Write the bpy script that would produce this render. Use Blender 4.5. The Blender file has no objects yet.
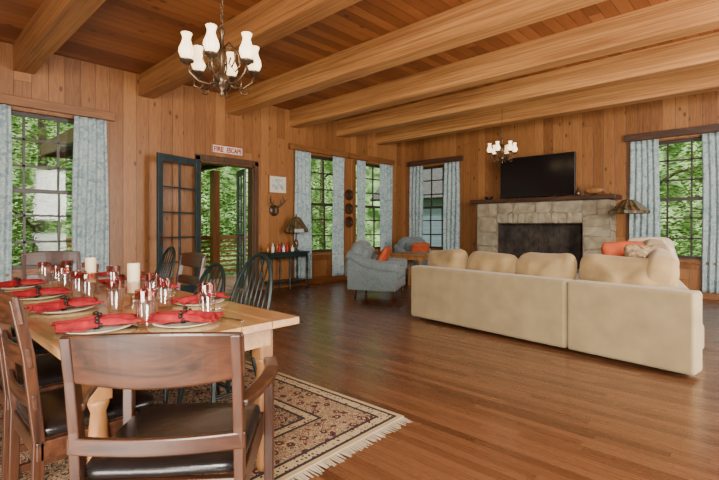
import bpy, math, random
from mathutils import Vector, Matrix, noise
random.seed(7)
scene = bpy.context.scene
COL = scene.collection
R = math.radians

# ------------------------------------------------------------------ node helpers
class NT:
    def __init__(s, name):
        s.mat = bpy.data.materials.new(name); s.mat.use_nodes = True
        s.nt = s.mat.node_tree; s.nodes = s.nt.nodes; s.links = s.nt.links
        s.nodes.clear()
        s.out = s.nodes.new('ShaderNodeOutputMaterial')
    def n(s, t, **k):
        nd = s.nodes.new(t)
        for a, b in k.items(): setattr(nd, a, b)
        return nd
    def put(s, sock, v):
        if v is None: return
        if hasattr(v, 'links') or isinstance(v, bpy.types.NodeSocket): s.links.new(v, sock)
        else: sock.default_value = v
    def m(s, op, a, b=None, c=None, clamp=False):
        nd = s.n('ShaderNodeMath', operation=op, use_clamp=clamp)
        s.put(nd.inputs[0], a)
        if b is not None: s.put(nd.inputs[1], b)
        if c is not None: s.put(nd.inputs[2], c)
        return nd.outputs[0]
    def ramp(s, fac, stops, interp='LINEAR'):
        nd = s.n('ShaderNodeValToRGB'); cr = nd.color_ramp; cr.interpolation = interp
        while len(cr.elements) < len(stops): cr.elements.new(0.5)
        for e, (p, c) in zip(cr.elements, stops):
            e.position = p; e.color = (c[0], c[1], c[2], 1)
        s.put(nd.inputs[0], fac)
        return nd.outputs[0]
    def mix(s, fac, a, b, mode='MIX'):
        nd = s.n('ShaderNodeMix', data_type='RGBA', blend_type=mode)
        s.put(nd.inputs[0], fac)
        for sk, v in ((nd.inputs[6], a), (nd.inputs[7], b)):
            if isinstance(v, tuple): sk.default_value = (v[0], v[1], v[2], 1)
            else: s.links.new(v, sk)
        return nd.outputs[2]
    def coord(s, scale=(1, 1, 1)):
        tc = s.n('ShaderNodeTexCoord'); mp = s.n('ShaderNodeMapping')
        mp.inputs['Scale'].default_value = scale
        s.links.new(tc.outputs['Object'], mp.inputs[0])
        return mp.outputs[0]
    def noise(s, vec, scale, detail=3, dist=0.0, rough=.5, out=0):
        nd = s.n('ShaderNodeTexNoise')
        nd.inputs['Scale'].default_value = scale; nd.inputs['Detail'].default_value = detail
        nd.inputs['Distortion'].default_value = dist; nd.inputs['Roughness'].default_value = rough
        if vec is not None: s.links.new(vec, nd.inputs['Vector'])
        return nd.outputs[out]
    def bsdf(s, color, rough=.5, metal=0, bump=None, bs=.2, bd=.01, coat=0, sheen=0, emis=None, es=0, spec=None):
        p = s.n('ShaderNodeBsdfPrincipled')
        if isinstance(color, tuple): p.inputs['Base Color'].default_value = (color[0], color[1], color[2], 1)
        else: s.links.new(color, p.inputs['Base Color'])
        s.put(p.inputs['Roughness'], rough)
        p.inputs['Metallic'].default_value = metal
        p.inputs['Coat Weight'].default_value = coat
        p.inputs['Coat Roughness'].default_value = .17
        p.inputs['Sheen Weight'].default_value = sheen
        if spec is not None: p.inputs['Specular IOR Level'].default_value = spec
        if emis: p.inputs['Emission Color'].default_value = (*emis, 1); p.inputs['Emission Strength'].default_value = es
        if bump is not None:
            b = s.n('ShaderNodeBump'); b.inputs['Strength'].default_value = bs; b.inputs['Distance'].default_value = bd
            s.links.new(bump, b.inputs['Height']); s.links.new(b.outputs[0], p.inputs['Normal'])
        s.links.new(p.outputs[0], s.out.inputs[0])
        return s.mat

def plain(name, c, rough=.5, metal=0, var=.25, scale=8, bump=.1, **k):
    t = NT(name); v = t.coord(); nz = t.noise(v, scale, 4)
    c2 = tuple(x * (1 - var) for x in c); c1 = tuple(min(1, x * (1 + var)) for x in c)
    col = t.ramp(nz, [(.3, c2), (.7, c1)])
    nb = t.noise(v, scale * 8, 3)
    return t.bsdf(col, rough, metal, nb, bump, .004, **k)

def wood(name, c1, c2, axis='X', rough=.4, coat=0.0, sc=1.0, dist=1.2):
    t = NT(name)
    s = {'X': (1.2, 16, 16), 'Y': (16, 1.2, 16), 'Z': (16, 16, 1.2)}[axis]
    v = t.coord(tuple(q * sc for q in s))
    nz = t.noise(v, 1.6, 6, dist, .6)
    v2 = t.coord((1, 1, 1)); n2 = t.noise(v2, 1.5, 2)
    f = t.m('ADD', t.m('MULTIPLY', nz, .75), t.m('MULTIPLY', n2, .25))
    col = t.ramp(f, [(.35, c1), (.64, c2)])
    return t.bsdf(col, rough, 0, nz, .12, .004, coat=coat)

def beamwood(name, c1, c2):
    t = NT(name)
    v = t.coord((.45, 30, 30)); nz = t.noise(v, 1.3, 6, .4, .75)
    v2 = t.coord((.5, 6, 6)); n2 = t.noise(v2, 1.2, 3)
    f = t.m('ADD', t.m('MULTIPLY', nz, .75), t.m('MULTIPLY', n2, .25))
    col = t.ramp(f, [(.38, c1), (.60, c2)])
    return t.bsdf(col, .6, 0, None)

def planks(name, across, along, width, length, cols, rough=.45, groove=.006, coat=0, bs=.5, gdark=.25, knots=True, vamt=.5):
    t = NT(name)
    tc = t.n('ShaderNodeTexCoord'); sp = t.n('ShaderNodeSeparateXYZ'); t.links.new(tc.outputs['Object'], sp.inputs[0])
    A = sp.outputs[across]; L = sp.outputs[along]
    a = t.m('DIVIDE', A, width); ida = t.m('FLOOR', a); fr = t.m('FRACT', a)
    w1 = t.n('ShaderNodeTexWhiteNoise', noise_dimensions='1D'); t.links.new(ida, w1.inputs['W'])
    l = t.m('ADD', t.m('DIVIDE', L, length), t.m('MULTIPLY', w1.outputs[0], 13.7)); idl = t.m('FLOOR', l); frl = t.m('FRACT', l)
    cb = t.n('ShaderNodeCombineXYZ'); t.links.new(ida, cb.inputs[0]); t.links.new(idl, cb.inputs[1])
    w2 = t.n('ShaderNodeTexWhiteNoise', noise_dimensions='2D'); t.links.new(cb.outputs[0], w2.inputs['Vector'])
    gv = t.n('ShaderNodeCombineXYZ')
    t.links.new(t.m('MULTIPLY', A, 22), gv.inputs[0]); t.links.new(t.m('MULTIPLY', L, 1.6), gv.inputs[1])
    t.links.new(t.m('MULTIPLY', w2.outputs[0], 40), gv.inputs[2])
    nz = t.noise(gv.outputs[0], 1.3, 7, 1.8, .65)
    f = t.m('ADD', t.m('MULTIPLY', w2.outputs[0], vamt), t.m('MULTIPLY', nz, 1 - vamt))
    col = t.ramp(f, [(.22, cols[0]), (.48, cols[1]), (.76, cols[2])])
    if knots:
        kv = t.n('ShaderNodeCombineXYZ'); t.links.new(t.m('MULTIPLY', A, 6), kv.inputs[0]); t.links.new(t.m('MULTIPLY', L, 3.2), kv.inputs[1])
        t.links.new(t.m('MULTIPLY', ida, 3.1), kv.inputs[2])
        vo = t.n('ShaderNodeTexVoronoi'); vo.inputs['Scale'].default_value = 1.0; t.links.new(kv.outputs[0], vo.inputs['Vector'])
        km = t.ramp(vo.outputs['Distance'], [(.07, (1, 1, 1)), (.16, (0, 0, 0))])
        col = t.mix(t.m('MULTIPLY', km, .75), col, tuple(c * .3 for c in cols[0]))
    e = t.m('MULTIPLY', t.m('MINIMUM', fr, t.m('SUBTRACT', 1, fr)), width)
    e2 = t.m('MULTIPLY', t.m('MINIMUM', frl, t.m('SUBTRACT', 1, frl)), length)
    g = t.m('DIVIDE', t.m('MINIMUM', e, e2), groove, clamp=True)
    col = t.mix(g, tuple(c * gdark for c in cols[0]), col)
    h = t.m('ADD', g, t.m('MULTIPLY', nz, .15))
    r = t.m('ADD', rough, t.m('MULTIPLY', nz, .12))
    return t.bsdf(col, r, 0, h, bs, .004, coat=coat)

# ------------------------------------------------------------------ materials
WALLC = [(.125, .042, .011), (.265, .102, .028), (.40, .175, .055)]
M_wallx = planks('wall_boards_side', 1, 2, .185, 9, WALLC, .36, vamt=.30, groove=.005, gdark=.35, coat=.12)
M_wally = planks('wall_boards_end', 0, 2, .185, 9, WALLC, .36, vamt=.30, groove=.005, gdark=.35, coat=.12)
M_floor = planks('oak_floor', 1, 0, .062, 1.1, [(.085, .031, .012), (.142, .055, .022), (.195, .081, .035)], .22, .0018, coat=.25, bs=.1, knots=False, gdark=.5, vamt=.48)
M_ceil = planks('ceiling_boards', 0, 1, .14, 5, [(.125, .035, .009), (.24, .073, .019), (.35, .122, .034)], .42, vamt=.42)
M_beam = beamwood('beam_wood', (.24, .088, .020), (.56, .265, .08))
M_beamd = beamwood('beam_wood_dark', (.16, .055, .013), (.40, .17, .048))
M_trim = wood('trim_wood', (.13, .044, .012), (.26, .10, .028), 'Z', .4)
M_trimh = wood('trim_wood_flat', (.13, .044, .012), (.26, .10, .028), 'Y', .4)
M_sash = plain('sash_paint', (.035, .028, .02), .4)
M_doorp = plain('door_paint_dark_teal', (.022, .038, .042), .4)
M_dark = wood('dark_walnut', (.016, .006, .003), (.085, .028, .011), 'Z', .36, coat=.1)
M_darkh = wood('dark_walnut_flat', (.018, .007, .003), (.092, .031, .013), 'X', .36, coat=.1)
M_mantel = wood('mantel_timber', (.03, .013, .007), (.10, .042, .02), 'X', .45)
M_pine = wood('pine_top', (.33, .145, .045), (.56, .30, .115), 'X', .28, coat=.25)
M_pinez = wood('pine_leg', (.20, .08, .024), (.36, .165, .055), 'Z', .4)
M_black = plain('black_green_paint', (.008, .018, .017), .4)
M_leather = plain('black_leather', (.010, .008, .008), .27, bump=.2)
M_iron = plain('aged_iron', (.03, .022, .018), .4, .6)
M_bronze = plain('bronze', (.13, .085, .05), .35, .75)
M_sofa = plain('tan_suede', (.36, .27, .14), .85, var=.14, scale=5, bump=.15, sheen=.2)
M_cush = plain('tan_suede_cushion', (.36, .245, .105), .85, var=.2, scale=6, bump=.2, sheen=.2)
M_brownp = plain('brown_patterned_cloth', (.28, .19, .10), .9, var=.65, scale=26, bump=.2)
M_orange = plain('burnt_orange_cloth', (.45, .075, .02), .85, bump=.3)
M_red = plain('red_linen', (.29, .005, .010), .8, var=.35, scale=30, bump=.3)
M_beige = plain('pale_linen', (.50, .42, .29), .9, bump=.2)
M_cream = plain('cream_china', (.66, .60, .47), .25, var=.05)
M_mat = plain('straw_placemat', (.36, .24, .11), .8, var=.3, scale=40)
M_candle = plain('ivory_wax', (.82, .70, .44), .5, var=.05)
M_soot = plain('sooty_brick', (.045, .033, .025), .9, var=.6, scale=6, bump=.5)
M_mortar = plain('mortar', (.24, .20, .14), .95)
M_tv = plain('tv_screen', (.006, .006, .007), .2, var=.05, bump=0)
M_tvf = plain('tv_frame', (.01, .01, .01), .35)
M_white = plain('white_board', (.72, .64, .50), .5, var=.05)
M_redpaint = plain('red_letters', (.38, .004, .004), .6, var=.1)
M_picture = plain('print_paper', (.50, .53, .46), .6, var=.45, scale=14)
M_log = wood('log_bark', (.05, .03, .02), (.16, .09, .05), 'X', .9)
M_amber = plain('amber_bottle', (.35, .11, .03), .1, var=.1)
M_bark = wood('tree_bark', (.07, .05, .035), (.18, .13, .09), 'Z', .9)
M_antler = plain('antler_horn', (.07, .045, .025), .5)
M_ground = plain('forest_floor', (.10, .17, .04), .95, var=.5, scale=1)
M_deck = planks('deck_boards', 1, 0, .13, 4, [(.20, .10, .045), (.30, .16, .08), (.36, .21, .11)], .7)
M_rail = wood('porch_rail_wood', (.17, .058, .02), (.30, .115, .045), 'Y', .6)
M_siding = planks('blue_grey_siding', 2, 0, .15, 6, [(.14, .19, .23), (.18, .24, .29), (.22, .28, .33)], .7, knots=False)
M_roof = plain('dark_shingles', (.06, .055, .05), .9, var=.4, scale=10)

def mk_armfabric():
    t = NT('grey_blue_tweed'); v = t.coord((1, 1, 1))
    nz = t.noise(v, 60, 3); n2 = t.noise(v, 6, 3)
    c = t.mix(.5, t.ramp(n2, [(.3, (.10, .135, .145)), (.7, (.165, .205, .21))]), t.ramp(nz, [(.35, (.085, .115, .13)), (.65, (.23, .26, .24))]))
    return t.bsdf(c, .9, 0, nz, .2, .004, sheen=.2)
M_grey = mk_armfabric()

def mk_stone():
    t = NT('field_stone'); g = t.n('ShaderNodeNewGeometry'); v = t.coord()
    n1 = t.noise(v, 6, 5, .5); n2 = t.noise(v, 35, 4)
    base = t.ramp(g.outputs['Random Per Island'], [(0, (.30, .24, .155)), (.3, (.40, .335, .225)), (.6, (.35, .31, .225)), (.8, (.43, .36, .24)), (1, (.30, .245, .165))])
    c = t.mix(.45, base, t.ramp(n1, [(.3, (.5, .5, .5)), (.7, (1.3, 1.25, 1.15))]), 'MULTIPLY')
    c = t.mix(.4, c, t.ramp(n1, [(.35, (.2, .16, .10)), (.65, (.46, .39, .27))]))
    return t.bsdf(c, .9, 0, t.m('ADD', n1, t.m('MULTIPLY', n2, .4)), .5, .015)
M_stone = mk_stone()

def mk_glass(name, tint=(1, 1, 1), refl=.5, base=.02):
    t = NT(name); tr = t.n('ShaderNodeBsdfTransparent'); tr.inputs[0].default_value = (*tint, 1)
    gl = t.n('ShaderNodeBsdfGlossy'); gl.inputs['Roughness'].default_value = .05
    lw = t.n('ShaderNodeLayerWeight'); lw.inputs[0].default_value = .5
    nz = t.noise(t.coord(), 3, 1)
    f = t.m('MULTIPLY', t.m('POWER', lw.outputs['Facing'], 3), t.m('ADD', refl, t.m('MULTIPLY', nz, .05)), clamp=True)
    f = t.m('ADD', f, base)
    mx = t.n('ShaderNodeMixShader'); t.links.new(f, mx.inputs[0]); t.links.new(tr.outputs[0], mx.inputs[1]); t.links.new(gl.outputs[0], mx.inputs[2])
    t.links.new(mx.outputs[0], t.out.inputs[0]); return t.mat
M_glass = mk_glass('window_glass', (.98, .99, .99), .25)
M_tumbler = mk_glass('tumbler_glass', (.94, .92, .91), .8, .2)
M_redglass = mk_glass('red_glass', (.82, .40, .36), .8, .18)

def mk_curtain():
    t = NT('blue_toile_cloth'); v = t.coord((1, 1, 1))
    n1 = t.noise(v, 9, 4, 1.5); n2 = t.noise(v, 26, 3, .8)
    c = t.ramp(n1, [(.36, (.29, .43, .48)), (.46, (.44, .58, .61)), (.52, (.76, .82, .79)), (.60, (.46, .60, .63))])
    c = t.mix(.3, c, t.ramp(n2, [(.4, (.33, .47, .52)), (.6, (.84, .88, .85))]))
    d = t.n('ShaderNodeBsdfDiffuse'); tl = t.n('ShaderNodeBsdfTranslucent')
    t.links.new(c, d.inputs[0]); t.links.new(c, tl.inputs[0])
    mx = t.n('ShaderNodeMixShader'); mx.inputs[0].default_value = .4
    t.links.new(d.outputs[0], mx.inputs[1]); t.links.new(tl.outputs[0], mx.inputs[2]); t.links.new(mx.outputs[0], t.out.inputs[0])
    return t.mat
M_curt = mk_curtain()

def mk_shade():
    t = NT('lit_opal_glass'); nz = t.noise(t.coord(), 20, 2)
    return t.bsdf(t.ramp(nz, [(.3, (.85, .74, .54)), (.7, (.95, .88, .74))]), .3, emis=(1, .68, .34), es=2.4)
M_shade = mk_shade()

def mk_leaf():
    t = NT('sunlit_leaves'); g = t.n('ShaderNodeNewGeometry')
    c = t.ramp(g.outputs['Random Per Island'], [(0, (.04, .11, .018)), (.4, (.09, .22, .035)), (.75, (.19, .36, .06)), (1, (.40, .54, .17))])
    d = t.n('ShaderNodeBsdfDiffuse'); tl = t.n('ShaderNodeBsdfTranslucent')
    t.links.new(c, d.inputs[0]); t.links.new(c, tl.inputs[0])
    mx = t.n('ShaderNodeMixShader'); mx.inputs[0].default_value = .45
    t.links.new(d.outputs[0], mx.inputs[1]); t.links.new(tl.outputs[0], mx.inputs[2]); t.links.new(mx.outputs[0], t.out.inputs[0])
    return t.mat
M_leaf = mk_leaf()

def mk_tiffany(name, k):
    t = NT(name); tc = t.n('ShaderNodeTexCoord'); sp = t.n('ShaderNodeSeparateXYZ'); t.links.new(tc.outputs['Object'], sp.inputs[0])
    an = t.m('ARCTAN2', sp.outputs[1], sp.outputs[0])
    st = t.m('FRACT', t.m('MULTIPLY', an, 16 / 6.28318)); st = t.m('GREATER_THAN', st, .45)
    v = t.coord(); vo = t.n('ShaderNodeTexVoronoi'); vo.inputs['Scale'].default_value = 22; t.links.new(v, vo.inputs['Vector'])
    c = t.ramp(vo.outputs['Color'], [(.2, (.03 * k, .02 * k, .012 * k)), (.5, (.16 * k, .09 * k, .035 * k)), (.8, (.06 * k, .07 * k, .035 * k))])
    c = t.mix(t.m('MULTIPLY', st, .6), c, (.012, .010, .008))
    return t.bsdf(c, .3)
M_tiff = mk_tiffany('leaded_glass_dark', 1.3)
M_tiff2 = mk_tiffany('leaded_glass_amber', 1.5)

def mk_rug(hx, hy):
    t = NT('persian_rug'); tc = t.n('ShaderNodeTexCoord'); sp = t.n('ShaderNodeSeparateXYZ'); t.links.new(tc.outputs['Object'], sp.inputs[0])
    dx = t.m('SUBTRACT', hx, t.m('ABSOLUTE', sp.outputs[0])); dy = t.m('SUBTRACT', hy, t.m('ABSOLUTE', sp.outputs[1]))
    d = t.m('MINIMUM', dx, dy)
    cr = (.46, .33, .17); dk = (.018, .010, .014); rd = (.14, .012, .010); tn = (.24, .14, .06)
    v0 = t.coord()
    nv = t.n('ShaderNodeVectorMath', operation='MULTIPLY_ADD'); t.links.new(t.noise(v0, 14, 2, out=1), nv.inputs[0]); nv.inputs[1].default_value = (.05, .05, 0); t.links.new(v0, nv.inputs[2])
    v = nv.outputs[0]
    def flo(scale, rnd, stops):
        vo = t.n('ShaderNodeTexVoronoi'); vo.inputs['Scale'].default_value = scale; vo.inputs['Randomness'].default_value = rnd; t.links.new(v, vo.inputs['Vector'])
        return t.ramp(vo.outputs['Distance'], stops, 'CONSTANT')
    nvn = t.noise(v, 20, 3, 2.0)
    vine = t.ramp(nvn, [(0, dk), (.40, dk), (.45, cr), (.50, rd), (.54, cr), (.58, dk)], 'CONSTANT')
    vine2 = t.ramp(nvn, [(0, cr), (.38, rd), (.45, cr), (.50, dk), (.54, cr), (.60, tn)], 'CONSTANT')
    mk = flo(12, .6, [(0, (1, 1, 1)), (.30, (0, 0, 0))])
    mot = t.mix(mk, vine, flo(12, .6, [(0, cr), (.07, dk), (.11, rd), (.2, cr), (.25, dk)]))
    mot2 = t.mix(mk, vine2, flo(12, .6, [(0, rd), (.06, cr), (.12, dk), (.20, rd), (.26, dk)]))
    mot3 = flo(38, .2, [(0, rd), (.25, dk), (.4, cr)])
    def step(x): return t.m('GREATER_THAN', d, x)
    c = t.mix(step(.03), cr, dk); c = t.mix(step(.05), c, mot3); c = t.mix(step(.11), c, dk); c = t.mix(step(.13), c, mot2)
    c = t.mix(step(.36), c, dk); c = t.mix(step(.38), c, mot3); c = t.mix(step(.43), c, dk); c = t.mix(step(.45), c, mot)
    nz = t.noise(v, 150, 2)
    return t.bsdf(c, .95, 0, nz, .4, .004)

# ------------------------------------------------------------------ mesh builder
class MB:
    def __init__(s): s.v = []; s.f = []; s.m = []; s.s = []
    def add(s, vs, fs, mi=0, M=None, sm=False):
        o = len(s.v)
        s.v += [tuple(M @ Vector(v)) if M is not None else tuple(v) for v in vs]
        for f in fs: s.f.append([i + o for i in f]); s.m.append(mi); s.s.append(sm)
    def box(s, c, z, mi=0, M=None):
        x, y, w = c; a, b, d = z[0] / 2, z[1] / 2, z[2] / 2
        vs = [(x + i * a, y + j * b, w + k * d) for i in (-1, 1) for j in (-1, 1) for k in (-1, 1)]
        s.add(vs, [(0, 1, 3, 2), (4, 6, 7, 5), (0, 4, 5, 1), (2, 3, 7, 6), (0, 2, 6, 4), (1, 5, 7, 3)], mi, M)
    def bb(s, x0, x1, y0, y1, z0, z1, mi=0, M=None):
        s.box(((x0 + x1) / 2, (y0 + y1) / 2, (z0 + z1) / 2), (abs(x1 - x0), abs(y1 - y0), abs(z1 - z0)), mi, M)
    def tube(s, pts, r, seg=8, mi=0, M=None, closed=False):
        pts = [Vector(p) for p in pts]; n = len(pts)
        rr = r if isinstance(r, (list, tuple)) else [r] * n
        vs = []; up = None
        for i, p in enumerate(pts):
            if closed: d = pts[(i + 1) % n] - pts[i - 1]
            else: d = pts[min(i + 1, n - 1)] - pts[max(i - 1, 0)]
            d.normalize()
            if up is None: up = Vector((0, 0, 1)) if abs(d.z) < .9 else Vector((1, 0, 0))
            sd = d.cross(up)
            if sd.length < 1e-5: sd = d.orthogonal()
            sd.normalize(); up = sd.cross(d).normalized()
            for k in range(seg):
                a = 2 * math.pi * k / seg
                vs.append(p + (sd * math.cos(a) + up * math.sin(a)) * rr[i])
        fs = []
        for i in range(n if closed else n - 1):
            for k in range(seg):
                a = i * seg + k; b = i * seg + (k + 1) % seg; j = ((i + 1) % n) * seg
                fs.append((a, b, j + (k + 1) % seg, j + k))
        if not closed: fs += [tuple(range(seg))[::-1], tuple(range((n - 1) * seg, n * seg))]
        s.add(vs, fs, mi, M, True)
    def lathe(s, prof, c=(0, 0, 0), seg=20, mi=0, M=None, caps=True, flute=0, nf=8):
        vs = []; fs = []; n = len(prof)
        for r, z in prof:
            for k in range(seg):
                a = 2 * math.pi * k / seg; q = r * (1 + flute * math.cos(nf * a)); vs.append((c[0] + q * math.cos(a), c[1] + q * math.sin(a), c[2] + z))
        for i in range(n - 1):
            for k in range(seg): fs.append((i * seg + k, i * seg + (k + 1) % seg, (i + 1) * seg + (k + 1) % seg, (i + 1) * seg + k))
        if caps and prof[0][0] > 1e-4: fs.append(tuple(range(seg))[::-1])
        if caps and prof[-1][0] > 1e-4: fs.append(tuple(range((n - 1) * seg, n * seg)))
        s.add(vs, fs, mi, M, True)
    def pillow(s, c, z, e1=.8, e2=.4, M=None, mi=0, wr=.0, nu=32, nv=16, seed=0):
        def sp(x, e): return math.copysign(abs(x) ** e, x)
        vs = []; fs = []
        for j in range(nv + 1):
            v = -math.pi / 2 + math.pi * j / nv
            for i in range(nu):
                u = 2 * math.pi * i / nu
                p = Vector((sp(math.cos(v), e1) * sp(math.cos(u), e2) * z[0] / 2, sp(math.cos(v), e1) * sp(math.sin(u), e2) * z[1] / 2, sp(math.sin(v), e1) * z[2] / 2))
                if wr: p += Vector((0, 0, 1)) * wr * noise.noise(p * 7 + Vector((seed, seed * 2, 0))) + p.normalized() * wr * noise.noise(p * 4 + Vector((seed, 3, 1)))
                if M is not None: p = M @ p
                vs.append(p + Vector(c))
        for j in range(nv):
            for i in range(nu): fs.append((j * nu + i, j * nu + (i + 1) % nu, (j + 1) * nu + (i + 1) % nu, (j + 1) * nu + i))
        s.add(vs, fs, mi, None, True)
    def slab(s, pts, h, th, mi=0, lean=None):
        vs = []; fs = []; n = len(pts); pts = [Vector(p) for p in pts]
        for i, p in enumerate(pts):
            d = pts[min(i + 1, n - 1)] - pts[max(i - 1, 0)]; d.z = 0; d.normalize(); nr = Vector((-d.y, d.x, 0))
            hh = h[i] if isinstance(h, list) else h
            for a, b in ((-1, -1), (1, -1), (1, 1), (-1, 1)):
                q = p + nr * a * th / 2 + Vector((0, 0, b * hh / 2))
                if lean: q.y += lean * (b * hh / 2)
                vs.append(q)
        for i in range(n - 1):
            for k in range(4): fs.append((i * 4 + k, i * 4 + (k + 1) % 4, i * 4 + 4 + (k + 1) % 4, i * 4 + 4 + k))
        fs += [(3, 2, 1, 0), tuple(range(4 * n - 4, 4 * n))]
        s.add(vs, fs, mi)
    def obj(s, name, mats, parent=None, bevel=0, seg=2, label=None, category=None, kind=None, group=None, loc=None, rz=None, sub=0):
        me = bpy.data.meshes.new(name); me.from_pydata(s.v, [], s.f)
        if not isinstance(mats, (list, tuple)): mats = [mats]
        for m in mats: me.materials.append(m)
        for p, mi, sm in zip(me.polygons, s.m, s.s): p.material_index = mi; p.use_smooth = sm
        me.validate(); me.update()
        import bmesh
        bm = bmesh.new(); bm.from_mesh(me); bmesh.ops.recalc_face_normals(bm, faces=bm.faces); bm.to_mesh(me); bm.free()
        o = bpy.data.objects.new(name, me); COL.objects.link(o)
        if parent: o.parent = parent
        if loc: o.location = loc
        if rz: o.rotation_euler = (0, 0, R(rz))
        if bevel:
            b = o.modifiers.new('bev', 'BEVEL'); b.width = bevel; b.segments = seg; b.limit_method = 'ANGLE'; b.angle_limit = R(40)
        for k, v in (('label', label), ('category', category), ('kind', kind), ('group', group)):
            if v: o[k] = v
        return o

def thing(name, label, category, loc=(0, 0, 0), rz=0, group=None):
    e = bpy.data.objects.new(name, None); e.empty_display_size = .1; COL.objects.link(e)
    e.location = loc; e.rotation_euler = (0, 0, R(rz)); e['label'] = label; e['category'] = category
    if group: e['group'] = group
    return e

def dup(o, loc=None, rz=None, label=None, parent=None):
    kids = list(o.children)
    c = o.copy(); COL.objects.link(c)
    if parent is not None: c.parent = parent
    if loc is not None: c.location = loc
    if rz is not None: c.rotation_euler = (0, 0, R(rz))
    if label: c['label'] = label
    for k in kids: dup(k, parent=c)
    return c

# ------------------------------------------------------------------ room shell
XL, YB, XR, YF, ZC = -7.07, 9.22, 4.2, -3.0, 3.5
WT = .16
def wall(name, axis, pos0, pos1, a0, a1, ops, mat):
    mb = MB(); ops = sorted(ops); cur = a0
    def bx(u0, u1, z0, z1):
        if u1 - u0 < 1e-4 or z1 - z0 < 1e-4: return
        if axis == 'x': mb.bb(pos0, pos1, u0, u1, z0, z1)
        else: mb.bb(u0, u1, pos0, pos1, z0, z1)
    for (u0, u1, z0, z1) in ops:
        bx(cur, u0, 0, ZC); bx(u0, u1, 0, z0); bx(u0, u1, z1, ZC); cur = u1
    bx(cur, a1, 0, ZC)
    return mb.obj(name, mat, kind='structure')
ZS, ZT = .62, 2.70
winL = [(.82, 2.02), (5.72, 6.86), (7.36, 8.46)]
winB = [(-6.68, -5.62), (-1.78, -.72)]
DOOR = (3.60, 4.66, 0, 2.30)
wall('wall_left', 'x', XL - WT, XL, YF - WT, YB + WT, [(a, b, ZS, ZT) for a, b in winL] + [DOOR], M_wallx)
wall('wall_back', 'y', YB, YB + WT, XL, XR, [(a, b, ZS, ZT) for a, b in winB], M_wally)
wall('wall_right', 'x', XR, XR + WT, YF - WT, YB + WT, [], M_wallx)
wall('wall_front', 'y', YF - WT, YF, XL, XR, [], M_wally)
m = MB(); m.bb(XL, XR, YF, YB, -.12, 0); m.obj('floor', M_floor, kind='structure')
m = MB(); m.bb(XL - WT, XR + WT, YF - WT, YB + WT, ZC, ZC + .12); m.obj('ceiling', M_ceil, kind='structure')
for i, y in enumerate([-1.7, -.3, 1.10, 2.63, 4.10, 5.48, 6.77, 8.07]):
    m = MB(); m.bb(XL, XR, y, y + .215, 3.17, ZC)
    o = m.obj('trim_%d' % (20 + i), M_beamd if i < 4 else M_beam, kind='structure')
m = MB(); m.bb(XL, XL + .02, YF, 3.50, 0, .15); m.bb(XL, XL + .02, 4.76, YB, 0, .15); m.obj('baseboard_left', M_trimh, kind='structure', bevel=.005)
m = MB(); m.bb(XL + .02, -4.85, YB - .02, YB, 0, .15); m.bb(-2.15, XR, YB - .02, YB, 0, .15); m.obj('baseboard_back', wood('base_x', (.13, .044, .012), (.26, .10, .028), 'X', .4), kind='structure', bevel=.005)

wn = 0
def window(axis, a0, a1):
    global wn; wn += 1
    def B(mb, u0, u1, d0, d1, z0, z1, mi=0):
        if axis == 'x': mb.bb(XL - d1, XL - d0, u0, u1, z0, z1, mi)
        else: mb.bb(u0, u1, YB + d0, YB + d1, z0, z1, mi)
    f = MB(); c = .09; j = .025
    B(f, a0 - c, a0, -.022, 0, ZS - .02, ZT + .0); B(f, a1, a1 + c, -.022, 0, ZS - .02, ZT + .0)
    B(f, a0 - c - .03, a1 + c + .03, -.06, 0, ZS - .05, ZS - .015)
    B(f, a0 - c, a1 + c, -.02, 0, ZS - .14, ZS - .05)
    B(f, a0, a0 + j, 0, WT, ZS, ZT); B(f, a1 - j, a1, 0, WT, ZS, ZT); B(f, a0, a1, 0, WT, ZS, ZS + j); B(f, a0, a1, 0, WT, ZT - j, ZT)
    w = f.obj('window_%d' % wn, M_trim, kind='structure', bevel=.003)
    s = MB(); A0, A1 = a0 + j, a1 - j; zm = (ZS + ZT) / 2
    for (z0, z1, d) in ((ZS + j, zm + .02, .05), (zm - .02, ZT - j, .09)):
        B(s, A0, A0 + .045, d, d + .035, z0, z1); B(s, A1 - .045, A1, d, d + .035, z0, z1)
        B(s, A0, A1, d, d + .035, z0, z0 + .05); B(s, A0, A1, d, d + .035, z1 - .05, z1)
        for k in (1, 2): u = A0 + (A1 - A0) * k / 3; B(s, u - .014, u + .014, d + .006, d + .03, z0, z1)
        for k in (1, 2): z = z0 + (z1 - z0) * k / 3; B(s, A0, A1, d + .006, d + .03, z - .014, z + .014)
    s.obj('sash', M_sash, parent=w)
    g = MB(); B(g, A0, A1, .066, .070, ZS + j, zm); B(g, A0, A1, .106, .110, zm, ZT - j); g.obj('glass_pane', M_glass, parent=w)
    t = MB(); B(t, a0 - .27, a1 + .26, -.07, 0, ZT + .02, ZT + .14); t.obj('trim_%d' % wn, M_trimh if axis == 'x' else M_mantel, kind='structure', bevel=.006)
for a, b in winL: window('x', a, b)
for a, b in winB: window('y', a, b)

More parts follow.
